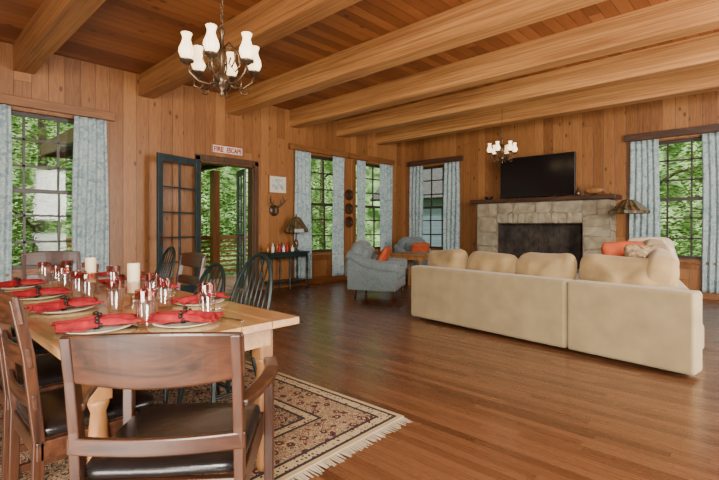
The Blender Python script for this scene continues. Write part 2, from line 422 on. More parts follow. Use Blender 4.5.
def curtain(axis, a0, a1, z0=.12, z1=2.705, folds=4, seed=0):
    nu, nz = folds * 12, 30; vs = []; fs = []; w = a1 - a0; c = (a0 + a1) / 2
    for j in range(nz + 1):
        z = z0 + (z1 - z0) * j / nz; t = j / nz
        for i in range(nu + 1):
            u = i / nu
            off = .070 + (.030 * (1 - .4 * t)) * math.sin(u * folds * 2 * math.pi + .5 * math.sin(t * 3 + seed)) + .012 * noise.noise(Vector((u * 4 + seed, t * 2, 0)))
            uu = (u - .5) * w * (1 + .06 * math.sin(t * 2.5 + seed)) + .01 * math.sin(t * 5 + u * 3 + seed)
            vs.append((off, uu, z) if axis == 'x' else (uu, -off, z))
    for j in range(nz):
        for i in range(nu): a = j * (nu + 1) + i; fs.append((a, a + 1, a + nu + 2, a + nu + 1))
    m = MB(); m.add(vs, fs, sm=True)
    o = m.obj('curtain', M_curt, label='pale blue patterned curtain hanging beside a window', category='curtain', group='blue window curtains',
              loc=(XL, c, 0) if axis == 'x' else (c, YB, 0))
    o.modifiers.new('sol', 'SOLIDIFY').thickness = .004
    return o
curtain('x', .66, 1.07, seed=1); curtain('x', 1.74, 2.18, seed=2)
curtain('x', 5.55, 6.00, seed=3, folds=4); curtain('x', 6.58, 6.94, seed=4)
curtain('x', 7.34, 7.62, seed=5, folds=3); curtain('x', 8.15, 8.60, seed=6)
curtain('y', -6.86, -6.46, seed=7); curtain('y', -5.86, -5.42, seed=8)
curtain('y', -1.98, -1.50, seed=9, folds=5); curtain('y', -.94, -.46, seed=10, folds=5)

m = MB(); c = .08
m.bb(XL, XL + .03, 3.60 - c, 3.60, 0, 2.38); m.bb(XL, XL + .03, 4.66, 4.66 + c, 0, 2.38); m.bb(XL, XL + .03, 3.60 - c, 4.66 + c, 2.305, 2.40)
m.bb(XL - WT, XL, 3.60, 3.63, 0, 2.30); m.bb(XL - WT, XL, 4.63, 4.66, 0, 2.30); m.bb(XL - WT, XL, 3.60, 4.66, 2.27, 2.30)
m.obj('trim_10', wood('door_casing_dark', (.04, .02, .012), (.12, .055, .025), 'Z', .4), kind='structure', bevel=.004)
def leaf(name, w, h, loc, rz):
    m = MB(); st = .09; th = .04
    m.bb(0, st, -th / 2, th / 2, 0, h); m.bb(w - st, w, -th / 2, th / 2, 0, h)
    m.bb(st, w - st, -th / 2, th / 2, 0, .24); m.bb(st, w - st, -th / 2, th / 2, h - .11, h)
    for k in range(1, 5): z = .24 + (h - .35) * k / 5; m.bb(st, w - st, -.015, .015, z - .012, z + .012)
    m.bb(w / 2 - .012, w / 2 + .012, -.015, .015, .24, h - .11)
    d = m.obj(name, M_doorp, kind='structure', bevel=.004, loc=loc, rz=rz)
    g = MB(); g.bb(st, w - st, -.003, .003, .24, h - .11); g.obj('glass_pane', M_glass, parent=d)
    k = MB(); k.tube([(w - .05, -.02, 1.02), (w - .05, -.07, 1.02), (w - .15, -.075, 1.02)], .009, 8); k.tube([(w - .05, .02, 1.02), (w - .05, .07, 1.02), (w - .15, .075, 1.02)], .009, 8)
    k.box((w - .05, 0, 1.0), (.035, .05, .16)); k.obj('handle', M_bronze, parent=d)
    return d
leaf('door_1', .86, 2.28, (XL + .07, 3.56, .012), -70)
leaf('door_2', .50, 2.26, (XL - .20, 4.60, .012), -195)

# ------------------------------------------------------------------ exterior
m = MB(); m.bb(-40, 20, -20, 40, -.9, -.6); m.obj('ground', M_ground, kind='structure')
m = MB(); m.bb(-9.9, XL - WT, 2.3, 7.2, -.12, -.02); m.obj('porch_deck', M_deck, kind='structure')
m = MB(); m.bb(-10.0, XL - WT, 2.0, 5.2, 2.62, 2.70); m.bb(-10.04, -9.98, 2.0, 5.2, 2.50, 2.72); m.bb(-10.0, XL - WT, 1.97, 2.02, 2.50, 2.72)
for k in range(7): m.bb(-9.98, XL - WT, 2.35 + k * .45, 2.41 + k * .45, 2.50, 2.62)
m.obj('porch_roof', M_mantel, kind='structure')
rl = thing('porch_railing', 'red-brown wooden porch railing with slim horizontal rails', 'railing', (-9.7, 4.7, -.02))
m = MB(); m.bb(-.03, .03, -2.4, 2.4, .90, .99); m.bb(-.02, .02, -2.4, 2.4, .12, .18); m.obj('rail', M_rail, parent=rl)
m = MB()
for k in range(6): m.bb(-.014, .014, -2.4, 2.4, .25 + k * .115, .295 + k * .115)
m.obj('rail_slats', M_rail, parent=rl)
for y in (2.5, 5.15, 6.9):
    m = MB(); m.bb(-9.62, -9.46, y, y + .16, -.02, 2.48)
    m.obj('porch_post', M_trim, label='square brown timber porch post', category='post', group='porch posts')
cb = thing('cabin', 'blue-grey sided cabin with a dark shingle roof outside', 'building', (-11.2, 18.0, -.6), 12)
m = MB(); m.bb(-2.6, 2.6, -2, 2, 0, 3.2); m.add([(-2.6, -2, 3.2), (2.6, -2, 3.2), (2.6, 2, 3.2), (-2.6, 2, 3.2), (-2.6, 0, 4.6), (2.6, 0, 4.6)], [(0, 3, 4), (1, 5, 2), (0, 4, 5, 1), (3, 2, 5, 4)]); m.obj('walls', M_siding, parent=cb)
m = MB(); m.add([(-2.9, -2.4, 3.0), (2.9, -2.4, 3.0), (2.9, 0, 4.75), (-2.9, 0, 4.75), (-2.9, 2.4, 3.0), (2.9, 2.4, 3.0)], [(0, 1, 2, 3), (3, 2, 5, 4)]); o = m.obj('roof', M_roof, parent=cb); o.modifiers.new('s', 'SOLIDIFY').thickness = .1
for x in (-1.3, 1.0):
    m = MB(); m.bb(x - .5, x + .5, -2.06, -2.0, 1.3, 2.6); m.bb(x - .42, x + .42, -2.075, -2.055, 1.38, 2.52, 1); m.obj('cabin_window', [M_white, M_tvf], parent=cb)

def make_tree():
    t = thing('tree', 'leafy green forest tree outside the windows', 'tree', (0, 0, -.6), 0, 'forest trees')
    m = MB(); m.tube([(0, 0, 0), (.05, .03, 2), (-.05, .08, 4), (.02, 0, 7)], [.17, .14, .11, .05], 8)
    for k in range(5):
        a = k * 1.3; z = 1.8 + k * .8; m.tube([(0, 0, z), (math.cos(a) * .8, math.sin(a) * .8, z + .5), (math.cos(a) * 1.6, math.sin(a) * 1.6, z + .7)], [.05, .035, .01], 6)
    m.obj('trunk', M_bark, parent=t)
    vs = []; fs = []
    cl = [(random.uniform(-1.5, 1.5), random.uniform(-1.5, 1.5), random.uniform(.2, 6.5)) for _ in range(75)]
    for c in cl:
        for _ in range(140):
            p = Vector(c) + Vector((random.gauss(0, .42), random.gauss(0, .42), random.gauss(0, .30)))
            q = Matrix.Rotation(random.uniform(0, 6.28), 3, 'Z') @ Matrix.Rotation(random.uniform(-1, 1), 3, 'X')
            s_ = random.uniform(.03, .06); b = len(vs)
            for a, d in ((-1.4, 0), (0, -.7), (1.4, 0), (0, .7)): vs.append(p + q @ Vector((a * s_, d * s_, 0)))
            fs.append((b, b + 1, b + 2, b + 3))
    m = MB(); m.add(vs, fs); f = m.obj('foliage', M_leaf, parent=t, kind='stuff')
    return t
T0 = make_tree()
spots = [(-12.2, -.4), (-13.4, 2.6), (-13.4, 6.2), (-17.2, 4.4), (-12.8, 9.4), (-14.2, 12.8), (-17.4, 8.2), (-16.8, .4), (-5.6, 14.6), (-2.6, 13.0), (1.0, 13.2), (-.8, 17.0), (4.4, 14.4), (-5.2, 18.6)]
for i, (x, y) in enumerate(spots):
    if i == 0: T0.location = (x, y, -.6)
    else:
        c = dup(T0, (x, y, -.6), random.uniform(0, 360)); s_ = random.uniform(.85, 1.0); c.scale = (s_, s_, s_)

# ------------------------------------------------------------------ fireplace
fp = thing('fireplace', 'tan field stone fireplace with dark mantel shelf and sooty firebox', 'fireplace', (-3.51, YB, 0))
HX = 1.31; FY = -.36; ox0, ox1, oz0, oz1 = -.83, .85, .40, 1.26; ZM = 1.68
m = MB()
m.bb(-HX, ox0, FY, -.002, 0, ZM); m.bb(ox1, HX, FY, -.002, 0, ZM); m.bb(ox0, ox1, FY, -.002, oz1, ZM); m.bb(ox0, ox1, FY, -.002, 0, oz0)
m.obj('mortar_core', M_mortar, parent=fp)
m = MB(); m.bb(ox0, ox1, -.03, -.003, oz0, oz1); m.bb(ox0, ox0 + .02, FY + .03, -.03, oz0, oz1); m.bb(ox1 - .02, ox1, FY + .03, -.03, oz0, oz1)
m.bb(ox0, ox1, FY + .03, -.03, oz0, oz0 + .02); m.bb(ox0, ox1, FY + .03, -.03, oz1 - .02, oz1)
for k in range(9):
    for q in range(8):
        x0 = ox0 + .03 + q * .205 + (.1 if k % 2 else 0)
        m.bb(x0, min(x0 + .19, ox1 - .03), -.045, -.03, oz0 + .03 + k * .09, oz0 + .11 + k * .09)
m.obj('firebox', M_soot, parent=fp)
m = MB()
def stone(x0, x1, z0, z1, side=False):
    g = .005; d = random.uniform(.006, .018); jj = min(.05, .3 * min(x1 - x0, z1 - z0)); j = lambda: random.uniform(-jj, jj) * .5
    if side: vs0 = lambda u, z, o: (HX + o, u, z)
    else: vs0 = lambda u, z, o: (u, FY - o, z)
    x0 += g; x1 -= g; z0 += g; z1 -= g; vs = []
    cx, cz = (x0 + x1) / 2, (z0 + z1) / 2; hw, hh = (x1 - x0) / 2, (z1 - z0) / 2; n = 9
    ph = random.uniform(0, 1); q = random.uniform(.3, .55)
    for o, k in ((-.01, 1.0), (d * .6, 1.0), (d, .94)):
        for i in range(n):
            a = math.pi * 2 * (i + ph) / n
            ca, sa = math.cos(a), math.sin(a)
            u = cx + math.copysign(abs(ca) ** q, ca) * hw * k; z = cz + math.copysign(abs(sa) ** q, sa) * hh * k
            vs.append([u, z, o])
    js = [(j(), j()) for _ in range(n)]
    vs = [vs0(min(max(u + js[i % n][0], x0 - .006), x1 + .006), min(max(z + js[i % n][1], z0 - .006), z1 + .006), o + (random.uniform(-.003, .003) if o > 0 else 0)) for i, (u, z, o) in enumerate(vs)]
    fs = [tuple(range(n)), tuple(range(2 * n, 3 * n))]
    for r_ in range(2):
        for i in range(n): fs.append((r_ * n + i, r_ * n + (i + 1) % n, (r_ + 1) * n + (i + 1) % n, (r_ + 1) * n + i))
    m.add(vs, fs)
def fill(x0, x1, z0, z1, side=False):
    z = z0
    while z < z1 - .02:
        h = random.uniform(.17, .34)
        if z1 - z - h < .12: h = z1 - z
        x = x0
        while x < x1 - .02:
            w = random.uniform(.18, .48)
            if x1 - x - w < .14: w = x1 - x
            if h > .2 and w < .36 and random.random() < .5:
                s_ = random.uniform(.35, .65) * h; stone(x, x + w, z, z + s_, side); stone(x, x + w, z + s_, z + h, side)
            else: stone(x, x + w, z, z + h, side)
            x += w
        z += h
AT = oz1 + .20
fill(-HX, ox0, 0, ZM); fill(ox1, HX, 0, ZM); fill(ox0, ox1, AT, ZM); fill(ox0, ox1, 0, oz0); fill(FY, -.01, 0, ZM, True)
x = ox0
while x < ox1 - .01:
    w = random.uniform(.10, .18)
    if ox1 - x - w < .08: w = ox1 - x
    stone(x, x + w, oz1, AT); x += w
m.obj('stonework', M_stone, parent=fp, bevel=.005, seg=2)
m = MB(); m.bb(-1.42, 1.42, -.48, -.002, ZM + .005, ZM + .08); m.obj('mantel', M_mantel, parent=fp, bevel=.01)
m = MB(); m.bb(-1.31, 1.31, -.85, -.39, 0, .36); m.obj('hearth', M_stone, parent=fp, bevel=.03)
ZMT = ZM + .08
for k in range(3):
    m = MB(); yy = [-.24, -.12, -.18][k]; zz = [.47, .47, .56][k]; m.tube([(-.35, 0, 0), (0, .01, .01), (.35, 0, 0)], .05, 10)
    m.obj('firewood_log', M_log, label='dark split log lying in the firebox', category='log', group='firewood logs', loc=(-3.5 + k * .03, YB + yy, zz), rz=k * 3)
tv = thing('television', 'large black flat screen television standing on the mantel', 'television', (-3.58, YB - .22, ZMT), 0)
m = MB(); m.bb(-.75, .75, -.03, .03, .03, .86); m.obj('housing', M_tvf, parent=tv, bevel=.008)
m = MB(); m.bb(-.735, .735, -.034, -.031, .05, .845); m.obj('screen', M_tv, parent=tv)
for a in (-.35, .35): m = MB(); m.bb(a - .05, a + .05, -.1, .1, 0, .03); m.obj('foot', M_tvf, parent=tv, bevel=.004)
fi = thing('carved_fish', 'carved brown wooden fish ornament on the mantel', 'ornament', (-2.50, YB - .25, ZMT))
m = MB(); m.pillow((0, 0, .10), (.30, .05, .11), .9, .9); m.obj('body', M_pinez, parent=fi)
m = MB(); m.add([(.13, -.01, .10), (.22, -.01, .17), (.22, -.01, .03), (.13, .01, .10), (.22, .01, .17), (.22, .01, .03)], [(0, 1, 2), (3, 5, 4), (0, 1, 4, 3), (1, 2, 5, 4), (2, 0, 3, 5)]); m.obj('tail', M_pinez, parent=fi)
m = MB(); m.bb(-.06, .06, -.03, .03, 0, .02); m.tube([(0, 0, .01), (0, 0, .06)], .01, 6); m.obj('stand', M_iron, parent=fi)
bw = MB(); bw.lathe([(.03, 0), (.05, .01), (.10, .07), (.095, .07), (.045, .018), (0, .012)], seg=20)
bw.obj('bowl', M_iron, label='small dark bowl on the mantel', category='bowl', loc=(-4.60, YB - .25, ZMT))
bw2 = MB(); bw2.lathe([(.035, 0), (.05, .03), (.04, .09), (.015, .13), (.02, .16), (0, .16)], seg=16)
bw2.obj('vase', M_bronze, label='small bronze vase on the mantel', category='vase', loc=(-2.74, YB - .36, ZMT))

# ------------------------------------------------------------------ wall decor
sg = thing('fire_escape_sign', 'cream wooden sign with red border and red letters reading FIRE ESCAPE', 'sign', (XL + .012, 4.115, 2.53))
H = .295; V = .072
m = MB(); m.bb(-.011, .010, -H, H, -V, V); m.bb(.010, .013, -H, H, V - .009, V, 1); m.bb(.010, .013, -H, H, -V, -V + .009, 1)
m.bb(.010, .013, -H, -H + .009, -V, V, 1); m.bb(.010, .013, H - .009, H, -V, V, 1); m.obj('board', [M_white, M_redpaint], parent=sg)
for word, y0, y1 in (('FIRE', -.268, -.090), ('ESCAPE', -.025, .268)):
    cu = bpy.data.curves.new('lettering', 'FONT'); cu.body = word; cu.size = .118; cu.align_x = 'LEFT'; cu.align_y = 'CENTER'; cu.extrude = .002; cu.offset = .003
    tmp = bpy.data.objects.new('tmp', cu); COL.objects.link(tmp); bpy.context.view_layer.update()
    me = bpy.data.meshes.new_from_object(tmp.evaluated_get(bpy.context.evaluated_depsgraph_get())); bpy.data.objects.remove(tmp)
    xs = [v.co.x for v in me.vertices]; ys = [v.co.y for v in me.vertices]; xa, xb = min(xs), max(xs); yc = (min(ys) + max(ys)) / 2
    for v in me.vertices: v.co.x = y0 + (v.co.x - xa) / (xb - xa) * (y1 - y0); v.co.y -= yc
    me.materials.clear(); me.materials.append(M_redpaint); me.update()
    o = bpy.data.objects.new('lettering', me); COL.objects.link(o); o.parent = sg; o.location = (.014, 0, 0); o.rotation_euler = (R(90), 0, R(90))

pf = thing('framed_picture', 'small framed print with pale mat hung on the boards', 'picture', (XL, 5.19, 2.0))
m = MB(); m.bb(.002, .025, -.22, .22, -.18, -.155); m.bb(.002, .025, -.22, .22, .155, .18); m.bb(.002, .025, -.22, -.195, -.155, .155); m.bb(.002, .025, .195, .22, -.155, .155); m.obj('frame', M_pinez, parent=pf)
m = MB(); m.bb(.004, .012, -.195, .195, -.155, .155); m.obj('mat_board', M_white, parent=pf)
m = MB(); m.bb(.012, .015, -.13, .13, -.10, .10); m.obj('print', M_picture, parent=pf)

an = thing('antler_mount', 'small antler mount on a dark wooden plaque', 'wall ornament', (XL, 5.10, 1.50))
m = MB(); m.lathe([(0, .0), (.10, 0), (.11, .012), (.10, .025), (0, .025)], M=Matrix.Translation((.003, 0, 0)) @ Matrix.Rotation(R(90), 4, 'Y')); m.obj('plaque', M_dark, parent=an)
m = MB(); m.pillow((.06, 0, -.01), (.10, .09, .16), .8, .8); m.obj('skull', M_antler, parent=an)
for s_ in (-1, 1):
    m = MB(); m.tube([(.06, s_ * .02, .04), (.10, s_ * .10, .10), (.12, s_ * .16, .17), (.10, s_ * .13, .28)], [.018, .016, .014, .005], 7)
    m.tube([(.10, s_ * .10, .10), (.12, s_ * .07, .20)], [.012, .004], 6); m.tube([(.12, s_ * .15, .16), (.16, s_ * .22, .22)], [.011, .004], 6); m.obj('antler', M_antler, parent=an)
for k, z in enumerate((1.90, 1.59, 1.29)):
    m = MB(); m.lathe([(0, 0), (.10, 0), (.125, .012), (.125, .03), (.105, .035), (.09, .018), (0, .018)], seg=28, M=Matrix.Translation((.002, 0, 0)) @ Matrix.Rotation(R(90), 4, 'Y'))
    m.obj('wall_plate', M_dark, label='round dark wooden plate hung on the wall', category='wall plate', group='round wall plates', loc=(XL, 7.14, z))

# ------------------------------------------------------------------ console table with lamp and bottles
ct = thing('console_table', 'black spindle legged console table against the wall', 'table', (-6.78, 5.15, 0))
m = MB(); m.bb(-.19, .19, -.45, .45, .69, .72); m.obj('tabletop', M_black, parent=ct, bevel=.006)
m = MB(); m.bb(-.16, .16, -.42, .42, .62, .69); m.obj('apron', M_black, parent=ct)
m = MB(); m.bb(-.16, .16, -.42, .42, .16, .18); m.obj('shelf', M_black, parent=ct)
lp = [(.016, 0), (.022, .03), (.013, .06), (.022, .14), (.022, .2), (.014, .24), (.024, .36), (.014, .48), (.022, .54), (.022, .63)]
for x in (-.15, .15):
    for y in (-.41, 0, .41): m = MB(); m.lathe(lp, (x, y, 0), 10); m.obj('leg', M_black, parent=ct)
def table_lamp(loc, hb, rs, hs, label, mat):
    t = thing('table_lamp', label, 'lamp', loc)
    m = MB(); m.lathe([(.07, 0), (.075, .015), (.03, .03), (.02, .06), (.045, .12), (.04, .18), (.012, .24), (.010, hb + hs * .6), (0, hb + hs * .6)], seg=20); m.obj('base', M_bronze, parent=t)
    m = MB(); m.lathe([(rs, hb), (rs * .97, hb + hs * .22), (rs * .35, hb + hs * .93), (rs * .25, hb + hs), (rs * .23, hb + hs), (rs * .9, hb + hs * .2), (rs * .97, hb)], seg=8, caps=False); o = m.obj('lamp_shade', mat, parent=t)
    for p in o.data.polygons: p.use_smooth = False
    m = MB(); m.lathe([(.012, hb + hs * .95), (.015, hb + hs * 1.1), (0, hb + hs * 1.2)], seg=10); m.obj('finial', M_bronze, parent=t)
    return t
table_lamp((-6.80, 5.43, .72), .36, .235, .30, 'bronze table lamp with a dark striped leaded glass shade', M_tiff)
BT = [(4.76, -6.78, .15), (4.80, -6.68, .17), (4.87, -6.75, .12), (4.93, -6.66, .15), (4.97, -6.78, .21), (5.04, -6.68, .13), (5.09, -6.80, .17), (5.14, -6.70, .18), (5.20, -6.80, .14), (5.24, -6.67, .12), (5.30, -6.68, .16)]
for k, (y, x, h) in enumerate(BT):
    m = MB(); m.lathe([(.028, 0), (.03, .01), (.03, h * .55), (.012, h * .75), (.012, h), (0, h)], seg=14)
    m.obj('bottle', [M_amber, M_cream, M_black, M_redpaint][k % 4], label=['small amber glass bottle on the console table', 'small cream bottle on the console table', 'small dark bottle on the console table', 'small red bottle on the console table'][k % 4], category='bottle', group='bottles on the console table', loc=(x, y, .72))

# ------------------------------------------------------------------ rug
RX0, RX1, RY0, RY1 = -4.95, -1.68, -.25, 2.18
hx, hy = (RX1 - RX0) / 2, (RY1 - RY0) / 2
rg = thing('rug', 'cream and red persian rug with dark borders and fringed ends', 'rug', ((RX0 + RX1) / 2, (RY0 + RY1) / 2, 0), 1.5)
m = MB(); m.bb(-hx, hx, -hy, hy, .001, .012); m.obj('pile', mk_rug(hx, hy), parent=rg)
for s_ in (-1, 1):
    m = MB(); y = -hy + .01
    while y < hy - .005:
        L = random.uniform(.06, .085); dy = random.uniform(-.012, .012)
        m.add([(s_ * hx, y - .006, .008), (s_ * hx, y + .006, .008), (s_ * (hx + L), y + dy + .004, .003), (s_ * (hx + L), y + dy - .004, .003)], [(0, 1, 2, 3)])
        y += .014
    m.obj('fringe', M_beige, parent=rg, label='cream cotton fringe', kind='stuff')

# ------------------------------------------------------------------ dining table
TX0, TX1, TY0, TY1, TZ = -4.20, -1.70, .42, 1.38, .76
tc_ = ((TX0 + TX1) / 2, (TY0 + TY1) / 2, .012); tw, td = (TX1 - TX0) / 2, (TY1 - TY0) / 2
tb = thing('dining_table', 'long pine farmhouse dining table with a polished plank top', 'table', tc_)
m = MB()
for k in range(6): y0 = -td + 2 * td * k / 6; m.bb(-tw, tw, y0 + .001, y0 + 2 * td / 6 - .001, TZ - .012 - .035, TZ - .012)
m.obj('tabletop', M_pine, parent=tb, bevel=.003)
m = MB(); m.bb(-tw + .12, tw - .12, -td + .1, -td + .125, .61, .71); m.bb(-tw + .12, tw - .12, td - .125, td - .1, .61, .71); m.bb(-tw + .1, -tw + .125, -td + .1, td - .1, .61, .71); m.bb(tw - .125, tw - .1, -td + .1, td - .1, .61, .71); m.obj('apron', M_pine, parent=tb)
for x in (-tw + .14, tw - .14):
    for y in (-td + .12, td - .12):
        m = MB(); m.lathe([(.022, 0), (.028, .03), (.022, .08), (.034, .25), (.036, .4), (.026, .5), (.036, .53), (.036, .55)], (x, y, 0), 16); m.bb(x - .036, x + .036, y - .036, y + .036, .55, .713); m.obj('leg', M_pinez, parent=tb)

# ------------------------------------------------------------------ chairs
G = 'dining chairs'
def rail_chair():
    t = thing('dining_chair', 'dark-stained wooden dining chair with broad curved back rails', 'chair', group=G)
    w = .22
    m = MB(); m.pillow((0, .0, .47), (.43, .42, .06), .6, .25, wr=.004); m.obj('seat', M_leather, parent=t)
    m = MB(); m.bb(-w, w, -.21, -.185, .38, .445); m.bb(-w, w, .185, .21, .38, .445); m.bb(-w, -w + .025, -.2, .2, .38, .445); m.bb(w - .025, w, -.2, .2, .38, .445); m.obj('seat_frame', M_darkh, parent=t, bevel=.004)
    for x in (-w + .018, w - .018):
        m = MB(); vs = []
        for (y, z) in ((-.21, 0), (-.20, .45), (-.23, .75), (-.265, .94)):
            for a, b in ((-.014, -.018), (.014, -.018), (.014, .018), (-.014, .018)): vs.append((x + a, y + b, z))
        fs = [(i * 4 + k, i * 4 + (k + 1) % 4, i * 4 + 4 + (k + 1) % 4, i * 4 + 4 + k) for i in range(3) for k in range(4)] + [(3, 2, 1, 0), (12, 13, 14, 15)]
        m.add(vs, fs); m.obj('back_post', M_dark, parent=t, bevel=.004)
        m = MB(); m.bb(x - .018, x + .018, .174, .21, 0, .445); m.obj('leg', M_dark, parent=t, bevel=.004)
    def arc(yc, z, bow): return [(-w + .0 + (2 * w) * k / 10, yc - bow * math.sin(math.pi * k / 10), z) for k in range(11)]
    m = MB(); m.slab(arc(-.258, .905, .03), [.10 + .025 * math.sin(math.pi * k / 10) for k in range(11)], .020, lean=-.18); m.obj('crest_rail', M_darkh, parent=t, bevel=.006)
    m = MB(); m.slab(arc(-.228, .74, .025), .07, .016, lean=-.14); m.obj('back_rail', M_darkh, parent=t, bevel=.005)
    m = MB(); m.slab(arc(-.212, .585, .02), .055, .016, lean=-.1); m.obj('back_rail', M_darkh, parent=t, bevel=.005)
    for x in (-w + .018, w - .018): m = MB(); m.bb(x - .009, x + .009, -.2, .19, .18, .21); m.obj('stretcher', M_dark, parent=t)
    return t
RZ = .012
C1 = rail_chair(); C1.location = (-2.06, .56, RZ); C1['label'] = 'dark ladder-back dining chair pushed up to the long table side'
dup(C1, (-2.68, .56, RZ), 3); dup(C1, (-3.30, .57, RZ), -2); dup(C1, (-3.90, .57, RZ), 2)
dup(C1, (-3.55, 1.48, RZ), 178, 'dark ladder-back dining chair between two black windsor chairs')
dup(C1, (-4.40, .99, RZ), -92, 'dark ladder-back dining chair at the window end of the table')

def windsor(h=1.0, group=G, label='black-green hoop-back windsor chair with slender spindles'):
    t = thing('windsor_chair', label, 'chair', group=group)
    m = MB(); m.pillow((0, 0, .445), (.44, .42, .045), .5, .6, wr=.0); m.obj('seat', M_black, parent=t)
    legp = lambda a, b: [a.lerp(b, q) for q in (0, .15, .3, .45, .7, 1)]
    for sx in (-1, 1):
        for sy in (-1, 1):
            m = MB(); m.tube(legp(Vector((sx * .20, sy * .19, 0)), Vector((sx * .13, sy * .13, .435))), [.011, .014, .019, .013, .019, .013], 8); m.obj('leg', M_black, parent=t)
    m = MB(); m.tube([(-.173, -.165, .17), (-.173, .165, .17)], .009, 6); m.tube([(.173, -.165, .17), (.173, .165, .17)], .009, 6); m.tube([(-.173, 0, .17), (.173, 0, .17)], .009, 6); m.obj('stretcher', M_black, parent=t)
    n = 24; zt = h - .455
    def hp(u):
        x = -.205 * math.cos(u); z = .455 + zt * math.sin(u) ** .75 if math.sin(u) > 0 else .455
        return Vector((x * (1.0 + .08 * math.sin(u)), -.15 - .17 * (z - .455) / zt * zt / .56, z))
    m = MB(); m.tube([hp(math.pi * k / n) for k in range(n + 1)], .014, 8); m.obj('back_hoop', M_black, parent=t)
    for k in range(7):
        x = -.135 + .045 * k; u = math.acos(max(-1, min(1, -x * 1.12 / .215))); top = hp(u)
        m = MB(); b = Vector((x * .95, -.155, .46)); m.tube([b, b.lerp(top, .45), top], [.006, .0085, .005], 6); m.obj('spindle', M_black, parent=t)
    return t
W = windsor(.99); W.location = (-2.60, 1.47, RZ); W.rotation_euler = (0, 0, R(184))
dup(W, (-4.12, 1.50, RZ), 176)
W2 = windsor(.90, label='low black hoop-back windsor chair tucked beside the table'); W2.location = (-3.08, 1.42, RZ); W2.rotation_euler = (0, 0, R(180))

def armchair_wood():
    t = thing('dining_armchair', 'dark walnut armchair with broad curved back rail and black leather seat', 'chair')
    w = .24
    m = MB(); m.pillow((0, .0, .465), (.47, .48, .06), .55, .22, wr=.006, nu=40); m.obj('seat', M_leather, parent=t)
    m = MB(); m.bb(-w, w, -.24, -.21, .36, .44); m.bb(-w, w, .21, .24, .36, .44); m.bb(-w, -w + .03, -.23, .23, .36, .44); m.bb(w - .03, w, -.23, .23, .36, .44); m.obj('seat_frame', M_darkh, parent=t, bevel=.005)
    for s_ in (-1, 1):
        x = s_ * (w - .01)
        m = MB(); m.slab([(x - .0, -.235 + .02, .22), (x, -.235 - .02, .22)], .44, .034); m.obj('leg', M_dark, parent=t, bevel=.004)
        vs = []; m = MB()
        for (y, z) in ((-.235, .43), (-.245, .6), (-.265, .75), (-.29, .88)):
            for a, b in ((-.015, -.02), (.015, -.02), (.015, .02), (-.015, .02)): vs.append((x + a, y + b, z))
        fs = [(i * 4 + k, i * 4 + (k + 1) % 4, i * 4 + 4 + (k + 1) % 4, i * 4 + 4 + k) for i in range(3) for k in range(4)] + [(3, 2, 1, 0), (12, 13, 14, 15)]
        m.add(vs, fs); m.obj('back_post', M_dark, parent=t, bevel=.004)
        xp = x + s_ * .035
        m = MB(); m.bb(xp - .018, xp + .018, .172, .208, 0, .63); m.obj('arm_post', M_dark, parent=t, bevel=.004)
        m = MB(); m.slab([(x, -.25, .665), (x + s_ * .03, -.17, .667), (x + s_ * .055, -.05, .668), (x + s_ * .06, .06, .665), (x + s_ * .045, .17, .655), (x + s_ * .03, .25, .645)], .026, .05); m.obj('armrest', M_darkh, parent=t, bevel=.008)
        m = MB(); m.bb(x - .012, x + .012, -.22, .19, .14, .18); m.obj('stretcher', M_darkh, parent=t)
    n = 14
    pts = [(-w - .01 + (2 * w + .02) * k / n, -.272 - .045 * math.sin(math.pi * k / n), .815) for k in range(n + 1)]
    hs = [.135 + .03 * math.sin(math.pi * k / n) for k in range(n + 1)]
    m = MB(); m.slab(pts, hs, .024, lean=-.18); m.obj('crest_rail', M_darkh, parent=t, bevel=.008)
    m = MB(); m.slab([(x, -.25 - .03 * math.sin(math.pi * k / n), .56) for k, (x, y, z) in enumerate(pts)], .05, .02); m.obj('lower_rail', M_darkh, parent=t, bevel=.005)
    return t
A = armchair_wood(); A.location = (-1.50, .71, RZ); A.rotation_euler = (0, 0, R(48))

